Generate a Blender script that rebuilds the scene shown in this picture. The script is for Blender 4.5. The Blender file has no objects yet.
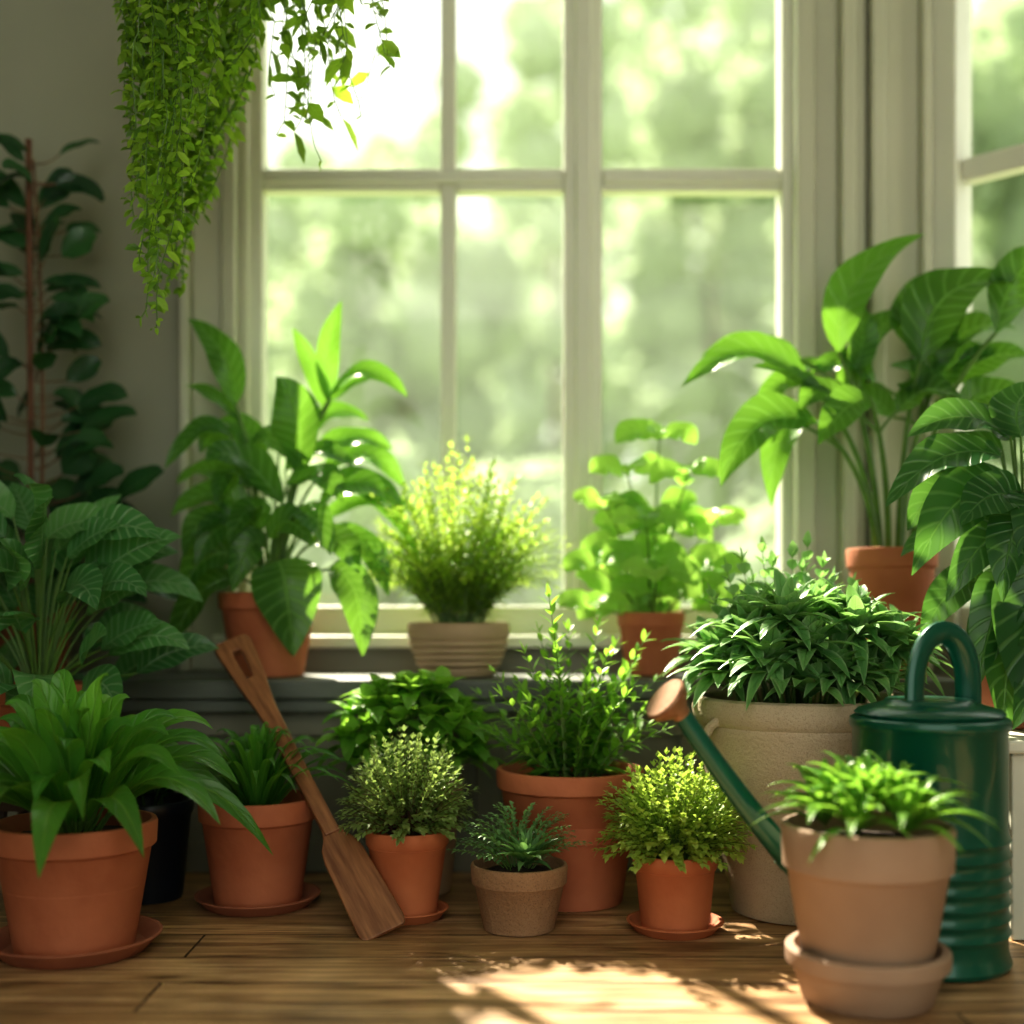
import bpy, math, random
from mathutils import Vector, Matrix
random.seed(7)
V=Vector
R=random.uniform
COL=bpy.context.scene.collection
# ---------------------------------------------------------------- materials
def newmat(name):
    m=bpy.data.materials.new(name); m.use_nodes=True
    nt=m.node_tree; nt.nodes.clear()
    return m,nt,nt.nodes,nt.links
def N(nt,t,**k):
    n=nt.nodes.new(t)
    for a,b in k.items():
        setattr(n,a,b)
    return n
def c4(c): return (c[0],c[1],c[2],1)
def ramp(nt,stops):
    n=nt.nodes.new('ShaderNodeValToRGB'); e=n.color_ramp.elements
    while len(e)<len(stops): e.new(.5)
    for i,(p,c) in enumerate(stops): e[i].position=p; e[i].color=c4(c)
    return n
def math_(nt,op,a,b=None,clamp=False):
    n=nt.nodes.new('ShaderNodeMath'); n.operation=op; n.use_clamp=clamp
    for i,x in enumerate((a,b)):
        if x is None: continue
        if isinstance(x,(int,float)): n.inputs[i].default_value=x
        else: nt.links.new(x,n.inputs[i])
    return n.outputs[0]
def mixc(nt,f,a,b):
    n=nt.nodes.new('ShaderNodeMix'); n.data_type='RGBA'
    for s,x in ((0,f),(6,a),(7,b)):
        if isinstance(x,(int,float)): n.inputs[s].default_value=x
        elif isinstance(x,tuple): n.inputs[s].default_value=c4(x)
        else: nt.links.new(x,n.inputs[s])
    return n.outputs[2]
def simple(name,c1,c2,scale=8,rough=.6,bump=.1,bscale=None,metal=0,detail=4,spk=None,coat=0,stretch=(1,1,1)):
    m,nt,nd,lk=newmat(name)
    out=N(nt,'ShaderNodeOutputMaterial'); p=N(nt,'ShaderNodeBsdfPrincipled')
    tc=N(nt,'ShaderNodeTexCoord'); mp=N(nt,'ShaderNodeMapping'); mp.inputs['Scale'].default_value=stretch
    lk.new(tc.outputs['Object'],mp.inputs[0])
    no=N(nt,'ShaderNodeTexNoise'); no.inputs['Scale'].default_value=scale; no.inputs['Detail'].default_value=detail
    lk.new(mp.outputs[0],no.inputs['Vector'])
    r=ramp(nt,[(.3,c1),(.7,c2)]); lk.new(no.outputs['Fac'],r.inputs[0])
    col=r.outputs[0]
    if spk:
        n3=N(nt,'ShaderNodeTexNoise'); n3.inputs['Scale'].default_value=spk[0]; n3.inputs['Detail'].default_value=2
        lk.new(mp.outputs[0],n3.inputs['Vector'])
        r3=ramp(nt,[(.54,(0,0,0)),(.72,(.8,.8,.8))]); lk.new(n3.outputs['Fac'],r3.inputs[0])
        col=mixc(nt,r3.outputs[0],col,spk[1])
    lk.new(col,p.inputs['Base Color'])
    p.inputs['Roughness'].default_value=rough; p.inputs['Metallic'].default_value=metal
    p.inputs['Coat Weight'].default_value=coat
    if bump:
        n2=N(nt,'ShaderNodeTexNoise'); n2.inputs['Scale'].default_value=bscale or scale*6; n2.inputs['Detail'].default_value=5
        lk.new(mp.outputs[0],n2.inputs['Vector'])
        b=N(nt,'ShaderNodeBump'); b.inputs['Strength'].default_value=bump; b.inputs['Distance'].default_value=.01
        lk.new(n2.outputs['Fac'],b.inputs['Height']); lk.new(b.outputs[0],p.inputs['Normal'])
    lk.new(p.outputs[0],out.inputs[0])
    return m
def leafmat(name,dark,mid,light,vein,trans,tf=.4,rough=.38,veinw=.035,side=14,edge=None,sidestr=.25,gain=1.3):
    dark,mid,light=[tuple(min(.9,x*gain) for x in c) for c in (dark,mid,light)]
    m,nt,nd,lk=newmat(name)
    out=N(nt,'ShaderNodeOutputMaterial'); p=N(nt,'ShaderNodeBsdfPrincipled')
    at=N(nt,'ShaderNodeAttribute',attribute_name='rnd')
    r=ramp(nt,[(0,dark),(.5,mid),(1,light)]); lk.new(at.outputs['Fac'],r.inputs[0])
    uv=N(nt,'ShaderNodeUVMap'); sp=N(nt,'ShaderNodeSeparateXYZ'); lk.new(uv.outputs[0],sp.inputs[0])
    u=math_(nt,'ABSOLUTE',math_(nt,'SUBTRACT',sp.outputs[0],.5))
    mid_=math_(nt,'SUBTRACT',1,math_(nt,'DIVIDE',u,veinw),True)
    ph=math_(nt,'SUBTRACT',math_(nt,'MULTIPLY',sp.outputs[1],side*6.283),math_(nt,'MULTIPLY',u,16))
    sv=math_(nt,'SINE',ph)
    sv2=math_(nt,'MULTIPLY',math_(nt,'SUBTRACT',sv,.6,True),2.0,True)
    f=math_(nt,'MAXIMUM',math_(nt,'MULTIPLY',mid_,.8),math_(nt,'MULTIPLY',sv2,sidestr),True)
    col=mixc(nt,f,r.outputs[0],vein)
    if edge:
        e=math_(nt,'MULTIPLY',math_(nt,'SUBTRACT',u,.3,True),4.0,True)
        col=mixc(nt,e,col,edge)
    lk.new(col,p.inputs['Base Color']); p.inputs['Roughness'].default_value=rough
    p.inputs['Specular IOR Level'].default_value=.5
    b=N(nt,'ShaderNodeBump'); b.inputs['Strength'].default_value=.6; b.inputs['Distance'].default_value=.005
    lk.new(math_(nt,'SUBTRACT',1,math_(nt,'MAXIMUM',mid_,math_(nt,'MULTIPLY',sv2,.5))),b.inputs['Height']); lk.new(b.outputs[0],p.inputs['Normal'])
    tr=N(nt,'ShaderNodeBsdfTranslucent'); lk.new(mixc(nt,.6,col,trans),tr.inputs[0])
    mx=N(nt,'ShaderNodeMixShader'); mx.inputs[0].default_value=tf
    lk.new(p.outputs[0],mx.inputs[1]); lk.new(tr.outputs[0],mx.inputs[2]); lk.new(mx.outputs[0],out.inputs[0])
    return m
TERRA=simple('terracotta',(.36,.105,.045),(.52,.18,.085),7,.75,.15,60,detail=7)
TERRA2=simple('terracotta_orange',(.46,.13,.05),(.60,.21,.09),7,.7,.12,60,detail=7)
TERRA_D=simple('terracotta_aged',(.26,.085,.045),(.42,.155,.08),7,.8,.2,50,detail=7)
SAND=simple('sandstone',(.42,.33,.225),(.52,.42,.30),6,.9,.35,160,spk=(420,(.30,.23,.15)))
STONE=simple('tan_stoneware',(.27,.15,.075),(.37,.22,.12),8,.85,.4,120,spk=(380,(.15,.085,.045)))
TAUPE=simple('taupe_clay',(.31,.205,.14),(.40,.28,.195),5,.75,.1,60)
BEIGE=simple('beige_clay',(.36,.25,.15),(.46,.34,.22),5,.75,.15,60)
NAVY=simple('navy_glaze',(.006,.010,.018),(.012,.018,.03),4,.3,0)
SOIL=simple('soil',(.018,.011,.007),(.05,.03,.018),60,1,.8,120)
GREENM=simple('green_enamel',(.003,.085,.05),(.005,.115,.07),3,.3,.03,30,coat=.4,metal=.2)
GREEND=simple('green_enamel_dark',(.002,.07,.042),(.004,.095,.06),3,.3,0,coat=.3)
ROSEM=simple('bronze_rose',(.26,.12,.06),(.38,.20,.11),20,.45,.05,metal=.3)
WOODP=simple('oiled_wood',(.15,.055,.022),(.34,.15,.065),5,.42,.1,30,stretch=(22,2,22))
STOOLW=simple('dark_wood',(.03,.018,.01),(.06,.035,.02),6,.6,.1,stretch=(1,1,8))
WALL=simple('wall_plaster',(.30,.305,.235),(.33,.335,.26),2,.9,.05,80)
WHITEP=simple('painted_trim',(.66,.67,.56),(.70,.71,.60),3,.45,.03,40)
TRIMP=simple('cream_trim',(.50,.505,.39),(.54,.545,.43),3,.5,.03,40)
CEIL=simple('ceiling_paint',(.6,.6,.55),(.64,.64,.6),3,.9,0)
BENCH=simple('grey_green_paint',(.09,.105,.085),(.13,.145,.12),4,.5,.15,30,stretch=(1,6,6))
PANEL=simple('panel_paint',(.18,.18,.135),(.23,.225,.17),4,.6,.1,30)
STEM=simple('plant_stem',(.07,.15,.025),(.12,.23,.04),20,.5,0)
BARK=simple('brown_stem',(.09,.05,.025),(.16,.09,.045),30,.8,.3)
CANE=simple('rust_cane',(.10,.042,.02),(.16,.07,.034),20,.7,.3)
ROPE=simple('rope',(.25,.18,.1),(.35,.26,.15),60,.9,.3)
GRASS=simple('grass',(.22,.30,.13),(.34,.43,.20),3,.95,.3)
# leaves
L_BIG=leafmat('leaf_glossy',(.016,.08,.016),(.036,.15,.024),(.12,.32,.04),(.20,.42,.11),(.33,.64,.06),.42,rough=.28,side=9,sidestr=.55,gain=1.05)
L_DARK=leafmat('leaf_dark',(.012,.046,.02),(.02,.075,.028),(.04,.125,.04),(.07,.17,.06),(.08,.25,.03),.25,rough=.25,side=8,gain=1.1)
L_STRIPE=leafmat('leaf_striped',(.028,.11,.038),(.05,.165,.05),(.10,.25,.075),(.34,.52,.27),(.26,.56,.08),.33,rough=.28,side=9,sidestr=.6,gain=1.35)
L_PHIL=leafmat('leaf_broad_dark',(.016,.075,.022),(.03,.115,.03),(.06,.18,.045),(.18,.35,.12),(.24,.52,.07),.34,rough=.28,side=9,sidestr=.55,gain=1.1)
L_STRAP=leafmat('leaf_strap',(.03,.12,.02),(.06,.205,.027),(.16,.38,.045),(.20,.42,.07),(.33,.66,.05),.38,rough=.28,side=6,sidestr=.12,veinw=.07)
L_LIME=leafmat('leaf_lime',(.17,.32,.03),(.34,.52,.06),(.56,.72,.13),(.4,.6,.15),(.66,.85,.16),.5,side=4,sidestr=.1,gain=1.2)
L_HERB=leafmat('leaf_herb',(.045,.15,.02),(.10,.26,.03),(.22,.43,.06),(.2,.4,.08),(.42,.72,.08),.46,side=6,gain=1.4)
L_BASIL=leafmat('leaf_basil',(.08,.23,.03),(.17,.38,.055),(.36,.60,.11),(.34,.56,.17),(.52,.82,.14),.5,side=6,sidestr=.35,gain=1.15)
L_ALOE=leafmat('leaf_spiky',(.06,.18,.025),(.12,.29,.04),(.26,.47,.07),(.28,.48,.1),(.40,.72,.08),.4,rough=.32,side=2,sidestr=.0,veinw=.08)
L_OLIVE=leafmat('leaf_olive',(.10,.18,.055),(.19,.30,.09),(.34,.45,.17),(.3,.4,.15),(.45,.6,.14),.4,side=2,sidestr=.05,gain=1.2)
L_YEL=leafmat('leaf_yellowgreen',(.15,.25,.04),(.28,.41,.08),(.48,.58,.15),(.4,.5,.12),(.56,.76,.11),.42,side=2,sidestr=.05,gain=1.2)
L_BLUE=leafmat('leaf_bluegreen',(.045,.125,.045),(.10,.21,.075),(.18,.33,.13),(.15,.28,.1),(.25,.48,.1),.3,side=2,sidestr=.05,gain=1.4)
L_VAR=leafmat('leaf_variegated',(.07,.20,.065),(.13,.30,.10),(.25,.44,.16),(.09,.26,.07),(.38,.66,.14),.36,rough=.38,side=4,sidestr=.05,edge=(.42,.58,.32),gain=1.35)
L_VINE=leafmat('leaf_vine',(.055,.135,.02),(.16,.29,.03),(.36,.54,.06),(.2,.4,.06),(.50,.75,.07),.5,side=4,sidestr=.1,gain=1.2)
def hazed_treemat(name,h):  # h blends pale aerial haze into the leaf colour, stronger for farther rows
    mix_haze=lambda c:tuple(c[i]*(1-h)+(.64,.73,.56)[i]*h for i in range(3))
    return leafmat(name,mix_haze((.13,.20,.09)),mix_haze((.26,.35,.18)),mix_haze((.45,.54,.30)),(.3,.45,.15),mix_haze((.50,.66,.36)),.42,rough=.95,side=1,sidestr=0,gain=1)
L_TREES=[hazed_treemat('leaf_tree_near_hazed',.15),hazed_treemat('leaf_tree_mid_hazed',.3),hazed_treemat('leaf_tree_far_hazed',.5)]
# ---------------------------------------------------------------- mesh helpers
class MB:
    def __init__(s): s.v=[];s.f=[];s.uv=[];s.r=[]
def finish(mb,name,mat,parent=None,smooth=True,loc=None):
    me=bpy.data.meshes.new(name); me.from_pydata([tuple(x) for x in mb.v],[],mb.f)
    if mb.uv and len(mb.uv)==len(mb.v):
        uvl=me.uv_layers.new(name='UVMap'); li=[0]*len(me.loops); me.loops.foreach_get('vertex_index',li)
        arr=[]
        for i in li: arr.extend(mb.uv[i])
        uvl.data.foreach_set('uv',arr)
        a=me.attributes.new('rnd','FLOAT','POINT'); a.data.foreach_set('value',mb.r)
    me.polygons.foreach_set('use_smooth',[smooth]*len(me.polygons))
    me.materials.append(mat); me.update()
    if smooth and not mb.uv: me.set_sharp_from_angle(angle=math.radians(40))
    o=bpy.data.objects.new(name,me); COL.objects.link(o)
    if parent: o.parent=parent
    if loc: o.location=loc
    return o
def empty(name,loc,label,cat,group=None):
    o=bpy.data.objects.new(name,None); o.location=loc; o.empty_display_size=.05; COL.objects.link(o)
    o['label']=label; o['category']=cat
    if group: o['group']=group
    return o
def bez(p0,p1,p2,t): return p0*((1-t)**2)+p1*(2*t*(1-t))+p2*(t*t)
def dbez(p0,p1,p2,t): return (p1-p0)*(2*(1-t))+(p2-p1)*(2*t)
def blade(mb,p0,p1,p2,W,nrm,shape=(.7,1.0),seg=8,cs=2,fold=.15,wave=0,r=None):
    a,b=shape; tm=a/(a+b); mx=(tm**a)*((1-tm)**b)
    r=R(0,1) if r is None else min(1,max(0,r)); base=len(mb.v); ph=R(0,6)
    side=None
    for i in range(seg+1):
        t=i/seg; tt=min(max(t,.004),.996)
        P=bez(p0,p1,p2,t); T=dbez(p0,p1,p2,tt)
        if T.length<1e-7: T=p2-p0
        T.normalize(); s=T.cross(nrm)
        if s.length<1e-4: s=side or T.orthogonal()
        s.normalize()
        if side and s.dot(side)<0: s=-s
        side=s; up=s.cross(T)
        w=W*.5*(tt**a)*((1-tt)**b)/mx
        for j in range(-cs,cs+1):
            q=j/cs
            z=fold*w*abs(q)**1.3
            if wave: z+=wave*w*abs(q)*math.sin(t*11+ph+(1.5 if q>0 else 0))
            mb.v.append(P+s*(w*q)+up*z); mb.uv.append((q*.5+.5,t)); mb.r.append(r)
    k=2*cs+1
    for i in range(seg):
        for j in range(2*cs):
            x=base+i*k+j; mb.f.append((x,x+1,x+k+1,x+k))
def tube(mb,pts,rads,n=6,cap=True,flat=1.0):
    base=len(mb.v); prev=None; L=len(pts)
    for i,P in enumerate(pts):
        T=(pts[min(i+1,L-1)]-pts[max(i-1,0)])
        if T.length<1e-8: T=V((0,0,1))
        T.normalize()
        if prev is None:
            u=T.orthogonal().normalized()
        else:
            u=prev-T*prev.dot(T)
            u=u.normalized() if u.length>1e-6 else T.orthogonal().normalized()
        prev=u; w=T.cross(u); rr=rads[i] if isinstance(rads,(list,tuple)) else rads
        for j in range(n):
            a=2*math.pi*j/n; mb.v.append(P+u*(rr*math.cos(a))+w*(rr*flat*math.sin(a)))
    for i in range(L-1):
        for j in range(n):
            a=base+i*n+j; b=base+i*n+(j+1)%n; mb.f.append((a,b,b+n,a+n))
    if cap:
        mb.f.append(tuple(base+j for j in reversed(range(n)))); mb.f.append(tuple(base+(L-1)*n+j for j in range(n)))
def btube(mb,p0,p1,p2,r0,r1,k=7,n=5):
    tube(mb,[bez(p0,p1,p2,i/k) for i in range(k+1)],[r0+(r1-r0)*i/k for i in range(k+1)],n)
def lathe(prof,n=48):
    mb=MB(); k=len(prof)
    for (r,z) in prof:
        for j in range(n):
            a=2*math.pi*j/n; mb.v.append(V((r*math.cos(a),r*math.sin(a),z)))
    for i in range(k-1):
        for j in range(n):
            a=i*n+j;b=i*n+(j+1)%n; mb.f.append((a,b,b+n,a+n))
    mb.f.append(tuple(reversed(range(n)))); mb.f.append(tuple((k-1)*n+j for j in range(n)))
    return mb
def boxes(name,bl,mat,parent=None,bev=.004,mat_w=None):
    mb=MB()
    for (a,b) in bl:
        k=len(mb.v)
        for z in (a[2],b[2]):
            for (x,y) in ((a[0],a[1]),(b[0],a[1]),(b[0],b[1]),(a[0],b[1])): mb.v.append(V((x,y,z)))
        for f in ((3,2,1,0),(4,5,6,7),(0,1,5,4),(1,2,6,5),(2,3,7,6),(3,0,4,7)): mb.f.append(tuple(k+i for i in f))
    o=finish(mb,name,mat,parent,smooth=False)
    if bev:
        md=o.modifiers.new('bevel','BEVEL'); md.width=bev; md.segments=2; md.limit_method='ANGLE'
    if mat_w: o.matrix_world=mat_w
    return o
# ---------------------------------------------------------------- pots
def pot(parent,rr,rb,h,rimh,mat,wall=None,rimout=None,style='classic'):
    w=wall or rr*.09; ro=rimout if rimout is not None else rr*.07; e=.003
    r1=rr-ro
    zr=h-rimh
    if style=='classic':
        pr=[(rb-.006,0),(rb-.001,.002),(rb,.007),(r1-.001,zr-.002),(r1+.001,zr),(rr-e-.002,zr+.001),(rr-.002,zr+e+.001),(rr,h-.006),(rr-.002,h-.001),(rr-.005,h),(rr-w+.002,h),(rr-w,h-.003),(rr-w-.004,zr),(rr-w-.008,h*.5)]
    elif style=='urn':
        pr=[(rb-.008,0),(rb,.003),(rb+.004,.03),(rb+.002,.036),(rb+(r1-rb)*.45,h*.33),(rb+(r1-rb)*.75,h*.6),(r1,zr-.012),(r1+.003,zr),(rr-.01,zr+.003),(rr-.002,zr+.012),(rr,h-.02),(rr-.006,h-.004),(rr-.014,h),(rr-w+.004,h),(rr-w,h-.008),(rr-w-.006,zr),(rr-w-.015,h*.5)]
    else: # banded bowl
        pr=[(rb-.006,0),(rb,.004)]
        m=5
        for i in range(m):
            z=.008+(zr-.012)*i/m; dz=(zr-.012)/m; r=rb+(r1-rb)*(i/(m-1))**.7
            pr+= [(r,z),(r+.005,z+dz*.3),(r+.005,z+dz*.7),(r+.001,z+dz*.95)]
        pr+=[(rr-.003,zr),(rr,zr+.006),(rr,h-.008),(rr-.002,h-.002),(rr-.006,h),(rr-w,h),(rr-w-.003,h-.01),(rr-w-.01,h*.5)]
    finish(lathe(pr,56),'pot',mat,parent)
    rs=rr-w-.005; mb=MB(); n=28; zs=h-min(.03,h*.16)
    for i,(f,dz) in enumerate(((.02,.012),(.35,.01),(.7,.005),(1,0),(.97,-.03))):
        for j in range(n):
            a=2*math.pi*j/n; mb.v.append(V((rs*f*math.cos(a),rs*f*math.sin(a),zs+dz+R(-.002,.002))))
    for i in range(4):
        for j in range(n):
            a=i*n+j;b=i*n+(j+1)%n; mb.f.append((a+n,b+n,b,a))
    mb.f.append(tuple(range(n)))
    finish(mb,'soil',SOIL,parent)
    return zs
def saucer(x,y,r,h,mat,label):
    o=finish(lathe([(r*.78,0),(r*.82,.002),(r-.004,h-.004),(r,h-.002),(r,h),(r-.006,h),(r-.010,h-.004),(r*.80,.008),(r*.3,.007)],48),'plant_saucer',mat)
    o.location=(x,y,0); o['label']=label; o['category']='saucer'
    return .0082
# ---------------------------------------------------------------- growth
GA=2.39996
def dirv(az,pol): return V((math.sin(pol)*math.cos(az),math.sin(pol)*math.sin(az),math.cos(pol)))
def leafd(mb,p,d,L,W,droop=.25,shape=(.7,1),seg=3,cs=1,fold=.2,wave=0,r=None,arch=0):
    d=d.normalized(); n=V((0,0,1))-d*d.z
    if n.length<.15: n=V((R(-1,1),R(-1,1),.2))
    blade(mb,p,p+d*(L*.5)+V((0,0,arch*L)),p+d*(L*.97)-V((0,0,droop*L)),W,n,shape,seg,cs,fold,wave,r)
def sprig(st,lf,p0,p1,p2,LL,LW,n,shape=(.7,1),seg=3,cs=1,t0=.25,r0=.002,ang=.9,droop=.25,perwhorl=2,rb=0,fold=.2,top=.6):
    btube(st,p0,p1,p2,r0,r0*.4,5,4)
    az=R(0,6)
    for i in range(n):
        t=t0+(1-t0)*i/(n-1) if n>1 else 1
        P=bez(p0,p1,p2,t); T=dbez(p0,p1,p2,min(t,.99)).normalized()
        u=T.orthogonal().normalized(); w=T.cross(u)
        az+=math.pi/2+R(-.3,.3) if perwhorl==2 else GA
        sc=(1-(1-top)*t)*R(.8,1.15)
        aa=ang*(1-.45*t)
        for k in range(perwhorl):
            a=az+2*math.pi*k/perwhorl
            d=(u*math.cos(a)+w*math.sin(a))*math.sin(aa)+T*math.cos(aa)
            leafd(lf,P,d,LL*sc,LW*sc,droop,shape,seg,cs,fold,r=rb+t*.5+R(-.05,.4))
    T=dbez(p0,p1,p2,.99).normalized()
    leafd(lf,p2,T,LL*top,LW*top,0,shape,seg,cs,fold,r=rb+R(.5,1))
def rosette(lf,c,axis,n,L,W,shape=(.5,.8),seg=5,cs=1,droop=.3,pmin=.15,pmax=1.45,fold=.3,rb=0,arch=.1):
    axis=axis.normalized(); q=V((0,0,1)).rotation_difference(axis); a0=R(0,6)
    for i in range(n):
        f=i/max(1,n-1); pol=pmin+(pmax-pmin)*f**.8+R(-.1,.1)
        d=q@dirv(a0+i*GA,pol)
        l=L*(.55+.45*min(1,f*1.6))*R(.85,1.15)
        leafd(lf,c,d,l,W*R(.85,1.1),droop*(f*.8+.2),shape,seg,cs,fold,r=rb+(1-f)*.5+R(0,.35),arch=arch)
def plant(name,x,y,z,label,cat='potted plant'):
    return empty(name,(x,y,z),label,cat)
def dome(n,rx,hz,pmax=1.5,z0=0,ry=None):
    out=[]
    for i in range(n):
        c=1-(1-math.cos(pmax))*((i+.5)/n); pol=math.acos(c); az=i*GA+R(-.2,.2); k=R(.82,1.05)
        out.append((V((rx*math.sin(pol)*math.cos(az)*k,(ry or rx)*math.sin(pol)*math.sin(az)*k,z0+hz*math.cos(pol)*k)),pol,az))
    return out
def bush(E,zs,n,rx,hz,LL,LW,nl,mat,shape=(.7,1),pmax=1.5,seg=2,cs=1,rspread=.03,ang=.9,droop=.2,per=2,z0=.0,stmat=None,t0=.25,r0=.0018,fold=.2,ry=None,top=.6,rb=0):
    st=MB();lf=MB()
    for (p,pol,az) in dome(n,rx,hz,pmax,z0,ry):
        b=V((math.cos(az)*rspread*R(.1,1),math.sin(az)*rspread*R(.1,1),zs-.005))
        tip=V((0,0,zs))+p
        c=b*.5+tip*.5+V((0,0,hz*.22*math.sin(pol)))+V((R(-.01,.01),R(-.01,.01),0))
        sprig(st,lf,b,c,tip,LL,LW,nl,shape,seg,cs,t0,r0,ang,droop,per,fold=fold,top=top,rb=rb)
    finish(st,'stems',stmat or STEM,E); finish(lf,'foliage',mat,E)

# ================================================================ SETTING
def structure(o): o['kind']='structure'; return o
m,nt,nd,lk=newmat('floor_planks')
out=N(nt,'ShaderNodeOutputMaterial'); p=N(nt,'ShaderNodeBsdfPrincipled'); tc=N(nt,'ShaderNodeTexCoord')
br=N(nt,'ShaderNodeTexBrick'); br.offset=.37; br.inputs['Scale'].default_value=1; br.inputs['Brick Width'].default_value=1.9; br.inputs['Row Height'].default_value=.14
br.inputs['Mortar Size'].default_value=.0024; br.inputs['Mortar Smooth'].default_value=.3
br.inputs['Color1'].default_value=(.0,.0,.0,1); br.inputs['Color2'].default_value=(1,1,1,1); br.inputs['Mortar'].default_value=(.5,.5,.5,1)
mpb=N(nt,'ShaderNodeMapping'); mpb.inputs['Location'].default_value=(.55,0,0); lk.new(tc.outputs['Object'],mpb.inputs[0])
lk.new(mpb.outputs[0],br.inputs['Vector'])
mp=N(nt,'ShaderNodeMapping'); mp.inputs['Scale'].default_value=(2.0,26,26); lk.new(tc.outputs['Object'],mp.inputs[0])
n1=N(nt,'ShaderNodeTexNoise'); n1.inputs['Scale'].default_value=1.6; n1.inputs['Detail'].default_value=10; n1.inputs['Distortion'].default_value=1.4; lk.new(mp.outputs[0],n1.inputs['Vector'])
g=ramp(nt,[(.30,(.12,.065,.032)),(.45,(.40,.25,.13)),(.58,(.54,.36,.20)),(.70,(.72,.51,.31))]); lk.new(n1.outputs['Fac'],g.inputs[0])
n5=N(nt,'ShaderNodeTexNoise'); n5.inputs['Scale'].default_value=5; n5.inputs['Detail'].default_value=6; lk.new(tc.outputs['Object'],n5.inputs['Vector'])
wear=ramp(nt,[(.35,(.66,.62,.58)),(.65,(1.25,1.2,1.12))]); lk.new(n5.outputs['Fac'],wear.inputs[0])
def mul(a,b):
    mm=nt.nodes.new('ShaderNodeMix'); mm.data_type='RGBA'; mm.blend_type='MULTIPLY'; mm.inputs[0].default_value=1
    lk.new(a,mm.inputs[6]); lk.new(b,mm.inputs[7]); return mm.outputs[2]
tint=mixc(nt,br.outputs['Color'],(.82,.78,.72),(1.1,1.08,1.05))
col=mixc(nt,br.outputs['Fac'],mul(mul(g.outputs[0],tint),wear.outputs[0]),(.03,.015,.008)); lk.new(col,p.inputs['Base Color'])
rr=math_(nt,'ADD',math_(nt,'MULTIPLY',n1.outputs['Fac'],.25),.30); lk.new(rr,p.inputs['Roughness'])
b=N(nt,'ShaderNodeBump'); b.inputs['Strength'].default_value=.45; b.inputs['Distance'].default_value=.004
lk.new(math_(nt,'SUBTRACT',n1.outputs['Fac'],math_(nt,'MULTIPLY',br.outputs['Fac'],2)),b.inputs['Height']); lk.new(b.outputs[0],p.inputs['Normal'])
lk.new(p.outputs[0],out.inputs[0]); FLOORM=m
structure(boxes('floor',[((-1.75,-1.6,-.1),(2.05,3.14,0))],FLOORM,bev=0))
structure(boxes('ceiling',[((-1.75,-1.6,2.6),(2.05,3.14,2.7))],CEIL,bev=0))
structure(boxes('wall_left',[((-1.75,-1.6,0),(-1.6,3.05,2.6))],WALL,bev=0))
structure(boxes('wall_right',[((1.9,-1.6,0),(2.05,2.17,2.6))],WALL,bev=0))
WX0,WX1,WZ0,WZ1=-.66,.70,.50,2.42
structure(boxes('wall_back',[((-1.75,3.05,0),(WX0,3.14,2.6)),((WX1,3.05,0),(1.02,3.14,2.6)),((WX0,3.05,0),(WX1,3.14,WZ0)),((WX0,3.05,WZ1),(WX1,3.14,2.6))],WALL,bev=0))
fr=[((WX0,3.06,WZ0),(-.61,3.13,WZ1)),((.66,3.06,WZ0),(WX1,3.13,WZ1)),
    ((-.61,3.06,WZ0),(.66,3.13,.585)),((-.61,3.06,2.36),(.66,3.13,WZ1)),
    ((.127,3.065,.585),(.222,3.125,2.36)),((.155,3.04,.585),(.194,3.07,2.36)),
    ((-.176,3.075,.585),(-.137,3.115,2.36)),((-.61,3.07,1.605),(-.176,3.12,1.661)),((-.137,3.07,1.605),(.127,3.12,1.661)),((.222,3.07,1.605),(.66,3.12,1.661)),
    ((-.61,3.06,1.622),(.127,3.075,1.646)),((.222,3.06,1.622),(.66,3.075,1.646))]
w1=structure(boxes('window_1',fr,WHITEP,bev=.006))
m,nt,nd,lk=newmat('window_glass'); out=N(nt,'ShaderNodeOutputMaterial'); t=N(nt,'ShaderNodeBsdfTransparent'); gl=N(nt,'ShaderNodeBsdfGlossy'); gl.inputs['Roughness'].default_value=.03
mx=N(nt,'ShaderNodeMixShader'); mx.inputs[0].default_value=.03; lk.new(t.outputs[0],mx.inputs[1]); lk.new(gl.outputs[0],mx.inputs[2])
tl=N(nt,'ShaderNodeBsdfTranslucent'); tl.inputs[0].default_value=(.95,1,.85,1); mx2=N(nt,'ShaderNodeMixShader'); mx2.inputs[0].default_value=.015
lk.new(mx.outputs[0],mx2.inputs[1]); lk.new(tl.outputs[0],mx2.inputs[2]); lk.new(mx2.outputs[0],out.inputs[0]); GLASS=m
def glass(name,a,b,par):
    o=boxes(name,[(a,b)],GLASS,bev=0); o.parent=par; return o
glass('glass',(-.61,3.094,.585),(.66,3.096,2.36),w1)
structure(boxes('trim_1',[((-.80,3.0,.427),(-.775,3.05,2.5)),((-.775,3.025,.427),(-.70,3.05,2.5)),((-.70,3.005,.427),(-.665,3.05,2.5)),((-.665,3.03,.5),(-.64,3.06,2.42))],TRIMP,bev=.006))
structure(boxes('trim_2',[((.685,3.005,.427),(.73,3.05,2.5)),((.73,3.03,.427),(.79,3.05,2.5)),((.79,2.99,.427),(.825,3.05,2.5)),((.825,3.02,.427),(.855,3.05,2.5)),((.865,3.0,.427),(.90,3.05,2.5)),((.90,3.025,.427),(.985,3.05,2.5)),((.985,2.995,.427),(1.01,3.05,2.5))],TRIMP,bev=.006))
structure(boxes('trim_3',[((-.72,2.985,.485),(.74,3.06,.515))],WHITEP,bev=.006))
structure(boxes('trim_4',[((-.82,3.0,2.5),(1.01,3.05,2.6))],TRIMP,bev=.006))
ANG=Matrix.Translation((1.02,3.05,0))@Matrix.Rotation(math.radians(-45),4,'Z')
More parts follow.
